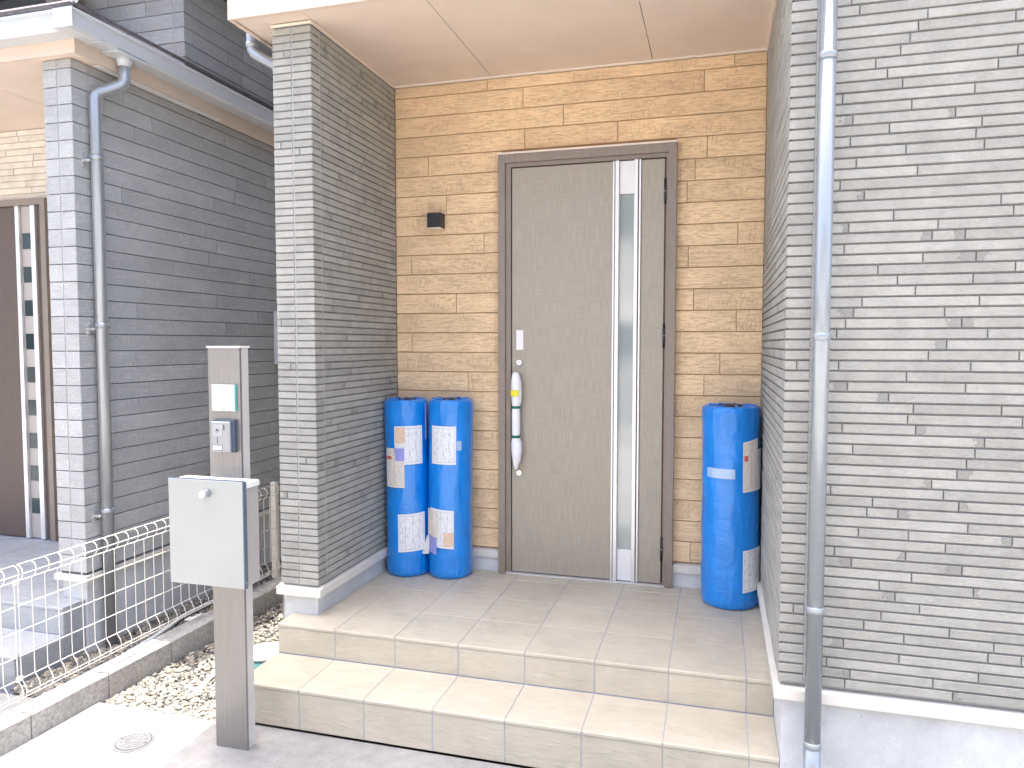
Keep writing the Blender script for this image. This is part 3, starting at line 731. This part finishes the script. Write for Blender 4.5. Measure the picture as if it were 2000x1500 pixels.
for x0, x1 in ((-2.981, -2.948), (-2.848, -2.809)): MB().slab('-y', -.0135, x0, x1, NF+.004, 2.267, .046, .003).build('silver_rail', 'silver', nd)
MB().slab('-y', -.0135, -2.947, -2.849, NF+.006, 2.266, .026, .001).build('centre_strip', 'boxside', nd)
for i in range(9):
    zt = 2.082-.2299*i; bx('glass_pane', 'nglass', nd, -2.937, -2.858, -.0425, -.0396, zt-.108, zt)
# soffit, fascia, gutters, roof
sj = [-5, -4.15, -3.24, -2.33, NX+.065]
for i in range(4): MB().slab('-z', NZ+.013, sj[i]+.0015, sj[i+1]-.0015, -.984, .01 if i < 3 else .01, .013, .001, off=(i*2., i)).build('soffit_panel', 'soffit', nb)
MB().slab('-z', NZ+.013, NX+.0015, NX+.065, .012, 2.6, .013, .001).build('soffit_panel', 'soffit', nb)
bx('fascia', 'fascia', nb, -5, NX+.067, -1.003, -.9852, NZ-.006, 2.93)
bx('side_fascia', 'fascia', nb, NX+.0672, NX+.085, -1.003, 2.6, NZ-.006, 2.93)
v0, v1 = NX+.012, NX+.058
vt = bx('soffit_vent', 'whitepanel', nb, v0, v1, -.82, .17, NZ-.0035, NZ-.0002)
def gutter_prof(o): return [(o*.0, .0), (o*.085, .0), (o*.10, .012), (o*.105, .075), (o*.118, .080), (o*.118, .092), (o*.098, .092), (o*.09, .016), (o*.008, .008), (o*.0, .008)]
def extr(pr, x0, x1, mapf, name, mat, par):
    m = MB(); n = len(pr)
    for t in (x0, x1): m.v += [mapf(a, b, t) for a, b in pr]
    for i in range(n):
        j = (i+1) % n; m.face([i, j, n+j, n+i], [(0, 0), (.1, 0), (.1, 1), (0, 1)])
    m.face(list(range(n)), [(0, 0)]*n); m.face([n+i for i in range(n)][::-1], [(0, 0)]*n)
    return m.build(name, mat, par)
gz = 2.853
bx('gutter_end', 'gutter', nb, NX+.0857, NX+.2045, -1.1275, -1.1242, gz, gz+.0925)
extr(gutter_prof(1), -5, NX+.0855, lambda a, b, t: (t, -1.004-a, gz+b), 'gutter', 'gutter', nb)
extr(gutter_prof(1), -1.124, 2.6, lambda a, b, t: (NX+.086+a, t, gz+b), 'gutter', 'gutter', nb)
for y in (-.93, .1, .5): bx('gutter_bracket', 'gutter', nb, NX+.0865, NX+.20, y-.012, y+.012, gz-.004, gz-.0005)
rf = MB(); e = .105; sl_ = .58
A = (-5, -1.11, 2.955); B = (NX+.20, -1.11, 2.955); C_ = (NX-.8, -.11, 2.955+sl_); D_ = (-5, -.11, 2.955+sl_)
def thick(vs, t): return [(x, y, z) for x, y, z in vs]+[(x, y, z+t) for x, y, z in vs]
Q = [(0, 1, 2, 3), (4, 5, 6, 7), (0, 1, 5, 4), (1, 2, 6, 5), (2, 3, 7, 6), (3, 0, 4, 7)]
MB().convex(thick([A, B, C_, D_], .022), Q).build('roof_slope', 'roof', nb)
E_ = (NX+.20, 2.6, 2.955); F_ = (NX+.01, 2.6, 3.06); G_ = (NX+.01, -.92, 3.06)
MB().convex(thick([(NX+.20, -1.105, 2.956), E_, F_, G_], .022), Q).build('roof_slope', 'roof', nb)
MB().tube([(NX+.20, -1.11, 2.985), (NX-.1, -.81, 3.16), (NX-.8, -.11, 2.985+sl_)], .02, 8).build('hip_cap', 'gutter', nb)
uw = MB().box(-5, NX-.008, -.10+.008, 4, 2.9, 3.70).build('upper_wall', 'slateplank_joint', nb)
plank_face(uw, '-y', -.10+.008, -2.6, NX-.080, 3.015, 3.62, .5, .9, 41, 1.)
plank_face(uw, '-y', -.10+.008, NX-.076, NX-.0015, 3.015, 3.62, .5, .9, 42, 1., True)
plank_face(uw, '+x', NX-.008, -.10+.0015, -.03, 3.015, 3.62, .5, .9, 43, 1., True)
plank_face(uw, '+x', NX-.008, -.026, 2.2, 3.015, 3.62, .7, 1.2, 44, 1.)
bx('caulk_joint', 'caulk', uw, NX-.0798, NX-.0762, -.098, -.090, 3.015, 3.62)
bx('caulk_joint', 'caulk', uw, NX-.010, NX-.002, -.0298, -.0262, 3.015, 3.62)
bx('upper_eave', 'roof', nb, -5.4, NX+.42, -.34, 4.4, 3.622, 3.74)
# downpipe
npd = empty('downpipe', nb)
hx, hy = NX+.135, -.735
MB().tube([(hx, hy, 2.858), (hx, hy, 2.83), (hx, hy, 2.80)], [.042, .040, .031], 24).build('outlet', 'gutter', npd)
MB().box(hx-.045, hx+.058, hy-.10, hy+.10, 2.842, 2.8525).build('outlet_saddle', 'gutter', npd)
MB().tube([(hx, hy, 2.82), (hx, hy, 2.735), (hx-.004, hy-.006, 2.712), (hx-.016, hy-.020, 2.695), (NX+.062, -.828, 2.645), (NX+.050, -.84, 2.632), (NX+.046, -.845, 2.610), (NX+.046, -.845, -.40)], .0305, 28).build('pipe', 'npipe', npd)
for z in (2.30, 1.42, .42): MB().tube([(NX+.046, -.845, z-.014), (NX+.046, -.845, z+.014)], .034, 28).build('coupling', 'npipe', npd)
for z in (2.28, 1.40, .40):
    b = bx('bracket', 'screw', npd, NX+.0005, NX+.006, -.905, -.885, z-.035, z+.035)
    bx('bracket_arm', 'screw', b, NX+.0062, NX+.05, -.900, -.875, z-.006, z+.006)
# side vent hood far down the wall
wv = MB().slab('+x', NX+.0005, .80, 1.10, 1.17, 1.57, .03, .004).build('side_window', 'pvc', nb)
bx('window_pane', 'nglass', wv, NX+.031, NX+.033, .825, 1.075, 1.195, 1.545)
# neighbour's steps
ns = empty('neighbour_steps', label='grey tiled porch steps of the neighbouring house behind the fence', category='steps')
nyn = -1.076; nxe = -1.556
MB().box(-4.6, nxe-.0022, nyn+.0012, -.02, -.5, NF-.0022).build('step_core', 'grout', ns)
MB().box(-4.6, nxe-.0022, -1.356+.0012, nyn+.004, -.5, -.1922).build('step_core', 'grout', ns)
ex = [nxe-.303*i for i in range(9)]
for i in range(8):
    a1, a0 = ex[i], ex[i+1]
    nosing(a0, a1, nyn-.003, nyn+.303, NF, 'ntile', ns)
    for j in range(3):
        y0 = nyn+.303*(j+1); y1 = min(y0+.303, -.066)
        if a1 > NX-.19: a1j = NX-.165
        else: a1j = a1
        tile('+z', NF-.009, a0, a1j, y0, y1, .009, 'ntile', ns)
    tile('-y', nyn+.008, a0, a1, -.19, NF-.0165, .009, 'ntile', ns)
    nosing(a0, a1, -1.359, nyn-.001, -.19, 'ntile', ns)
    tile('-y', -1.348, a0, a1, -.336, -.2065, .009, 'ntile', ns)
for z0, z1, y0, y1 in ((-.336, -.202, -1.345, nyn), (-.336, -.058, nyn+.0005, nyn+.13)):
    tile('+x', nxe-.009, y0, y1, z0, z1, .009, 'ntile', ns)

# ================================================================== gravel beds
ico_v = []; t = (1+5**.5)/2
for a, b in ((-1, t), (1, t), (-1, -t), (1, -t)): ico_v += [(a, b, 0)]
for a, b in ((-1, t), (1, t), (-1, -t), (1, -t)): ico_v += [(0, a, b)]
for a, b in ((-1, t), (1, t), (-1, -t), (1, -t)): ico_v += [(b, 0, a)]
IV = np.array(ico_v, float); IV /= np.linalg.norm(IV, axis=1)[:, None]
def hull_faces(V):
    F = []; n = len(V)
    for i in range(n):
        for j in range(i+1, n):
            for l in range(j+1, n):
                nn = np.cross(V[j]-V[i], V[l]-V[i]); d = (V-V[i])@nn
                if (d < 1e-6).all(): F.append((i, j, l))
                elif (d > -1e-6).all(): F.append((i, l, j))
    return F
IF = np.array(hull_faces(IV))
def gravel(name, label, pts, sizes, tones):
    n = len(pts); V = np.repeat(IV[None], n, 0)*(1+RNG.uniform(-.28, .28, (n, 12, 1)))
    V *= RNG.uniform(.6, 1.25, (n, 1, 3))*np.array([1, 1, .72])
    th = RNG.uniform(0, 6.28, n); c, s_ = np.cos(th), np.sin(th)
    X = V[..., 0]*c[:, None]-V[..., 1]*s_[:, None]; Y = V[..., 0]*s_[:, None]+V[..., 1]*c[:, None]; V[..., 0] = X; V[..., 1] = Y
    ti = RNG.uniform(-.6, .6, n); c, s_ = np.cos(ti), np.sin(ti); Y = V[..., 1]*c[:, None]-V[..., 2]*s_[:, None]; Z = V[..., 1]*s_[:, None]+V[..., 2]*c[:, None]; V[..., 1] = Y; V[..., 2] = Z
    V = V*sizes[:, None, None]+pts[:, None, :]
    F = (IF[None]+(np.arange(n)*12)[:, None, None]).reshape(-1, 3)
    me = bpy.data.meshes.new(name); me.vertices.add(n*12); me.vertices.foreach_set('co', V.astype(np.float32).ravel())
    me.loops.add(F.size); me.loops.foreach_set('vertex_index', F.astype(np.int32).ravel())
    me.polygons.add(len(F)); me.polygons.foreach_set('loop_start', np.arange(0, F.size, 3, dtype=np.int32)); me.polygons.foreach_set('loop_total', np.full(len(F), 3, dtype=np.int32))
    at = me.attributes.new('tone', 'FLOAT', 'FACE'); at.data.foreach_set('value', np.repeat(tones, len(IF)).astype(np.float32))
    me.update(calc_edges=True); me.materials.append(MT['gravel'])
    o = bpy.data.objects.new(name, me); COL.objects.link(o); o['label'] = label; o['category'] = 'gravel'; o['kind'] = 'stuff'
k = NT('gravel'); P = k.pos(); tn = k.tone()
rc = k.n('ValToRGB', {0: tn}); el = rc.color_ramp.elements
el[0].position = 0; el[0].color = (.125, .12, .112, 1); el[1].position = 1; el[1].color = (.45, .43, .39, 1)
for p_, c_ in ((.3, (.235, .225, .205, 1)), (.55, (.31, .285, .245, 1)), (.8, (.38, .33, .25, 1))):
    e_ = el.new(p_); e_.color = c_
k.bump(k.noise(P, 220, 4), .4, .002)
MT['gravel'] = k.fin(k.scale(rc.outputs[0], k.rng(k.noise(P, 90, 3), .3, .7, .8, 1.12)), .85, 0, .25)
def bed(name, label, x0, x1, y0, y1, zf, n, smin, smax):
    x = RNG.uniform(0, 1, n); y = y0+(y1-y0)*RNG.uniform(0, 1, n)**1.35
    xx0 = np.array([x0(v) if callable(x0) else x0 for v in y]); xx1 = np.array([x1(v) if callable(x1) else x1 for v in y])
    x = xx0+(xx1-xx0)*x; s_ = RNG.uniform(smin, smax, n)*RNG.choice([1, 1, 1, 1.35], n)
    z = zf+RNG.uniform(-.012, .014, n)
    gravel(name, label, np.stack([x, y, z], 1), s_, RNG.uniform(0, 1, n))
bed('gravel_bed', 'pale sunlit gravel between the kerb and the tiled steps', lambda v: kx(v)+.012, -.31, -1.375, 1.7, -.345, 16000, .0065, .0145)
bed('gravel_bed', 'grey shaded gravel between the wire fence and the neighbouring house', NX+.0, lambda v: kx(v)-.128, -1.40, 1.7, -.335, 9000, .007, .015)

# ================================================================== small things on the ground
mh = empty('access_cover', label='small round white inspection cover set in the sunlit concrete', category='cover')
mc = (-.613, -1.622)
MB().tube([(*mc, ZG-.03), (*mc, ZG+.001), (*mc, ZG+.004), (*mc, ZG+.005)], [.080, .080, .077, .070], 48).build('rim', 'covergrey', mh)
MB().tube([(*mc, ZG-.02), (*mc, ZG+.0056)], .0695, 48).build('rim_gap', 'blackgap', mh)
ld = MB().tube([(*mc, ZG+.0052), (*mc, ZG+.0065), (*mc, ZG+.0075)], [.0665, .0665, .064], 48).build('lid', 'covergrey', mh)
for k2 in range(3):
    rr2 = .018+.017*k2; pts = [(mc[0]+rr2*math.cos(R(i*10)), mc[1]+rr2*math.sin(R(i*10)), ZG+.0078) for i in range(37)]
    MB().tube(pts, .0016, 6, False).build('ring', 'covergrey', ld)
for k2 in range(10):
    a = R(36*k2); MB().tube([(mc[0]+.02*math.cos(a), mc[1]+.02*math.sin(a), ZG+.0078), (mc[0]+.05*math.cos(a), mc[1]+.05*math.sin(a), ZG+.0078)], .0014, 6).build('rib', 'covergrey', ld)
for s_ in (-1, 1): MB().box(mc[0]+s_*.057-.007, mc[0]+s_*.057+.007, mc[1]-.003, mc[1]+.003, ZG+.0076, ZG+.0082).build('lifting_slot', 'blackgap', ld)
dc = empty('drain_cap', label='round white drain cap with its side coloured as teal shade in the gravel beside the steps', category='drain')
q = (-.522, -.838)
MB().tube([(*q, -.42), (*q, -.2605)], .104, 40).build('pipe_collar', 'teal', dc)
cl = MB().tube([(*q, -.260), (*q, -.254), (*q, -.249), (*q, -.247)], [.107, .108, .105, .098], 40).build('lid', 'coverwhite', dc)
for k2 in range(4):
    a = R(45+90*k2); bx('lid_mark', 'pvc', cl, q[0]+.065*math.cos(a)-.018, q[0]+.065*math.cos(a)+.018, q[1]+.065*math.sin(a)-.003, q[1]+.065*math.sin(a)+.003, -.2468, -.2455)
MB().tube([(-.672, -1.18, -.338), (-.690, -1.06, -.318), (-.705, -.96, -.322)], .011, 12).build('pipe_offcut', 'whiteplastic', label='short white pipe offcut half buried in the pale gravel', category='pipe')
hz = [(-1.24, -1.33, -.325), (-1.262, -1.15, -.312), (-1.275, -1.0, -.305), (-1.288, -.79, -.300), (-1.32, -.60, -.300), (-1.37, -.42, -.303), (-1.36, -.22, -.300), (-1.33, .05, -.305), (-1.34, .5, -.308)]
pts = []
for i in range(len(hz)-1):
    for s_ in range(6):
        a, b = Vector(hz[i]), Vector(hz[i+1]); pts.append(tuple(a.lerp(b, s_/6)))
MB().tube(pts, .0115, 12).build('hose', 'pvc', label='pale grey hose lying on the gravel along the wire fence', category='hose')
sc = MB(); n = 9
for i in range(n):
    for j in range(n):
        u, v = i/(n-1), j/(n-1); sc.v.append((-1.30+.11*u+.02*v, -.50+.10*v, -.298+.03*abs(mnoise.noise((u*4, v*4, 2.2)))+.012*u))
for i in range(n-1):
    for j in range(n-1):
        b = i*n+j; sc.face([b, b+n, b+n+1, b+1], [(0, 0)]*4, smooth=True)
sc.build('plastic_scrap', 'whiteplastic', label='crumpled pale plastic scrap beside the hose behind the fence', category='litter')

# ================================================================== house across the street (seen mirrored in the door glass)
oh = empty('opposite_house', label='pale house across the street, seen only mirrored in the door glass', category='house')
bx('wall', 'cream_wall', oh, -9, 10, -18, -11.2, -.4, 5.6)
bx('garden_wall', 'block', oh, -9, 10, -10.5, -10.35, -.3, .55)
bx('roof', 'roof', oh, -9.5, 10.5, -18.5, -10.7, 5.602, 5.9)
for x in (-6.5, -3.2, -.5, 2.6, 6):
    for z0, z1 in ((.95, 1.85), (3.4, 4.6)):
        w = bx('window', 'whitepanel', oh, x-.75, x+.75, -11.2, -11.14, z0, z1)
        for s_ in (-1, 1): bx('window_pane', 'nglass', w, x+s_*.36-.33, x+s_*.36+.33, -11.14, -11.135, z0+.06, z1-.06)
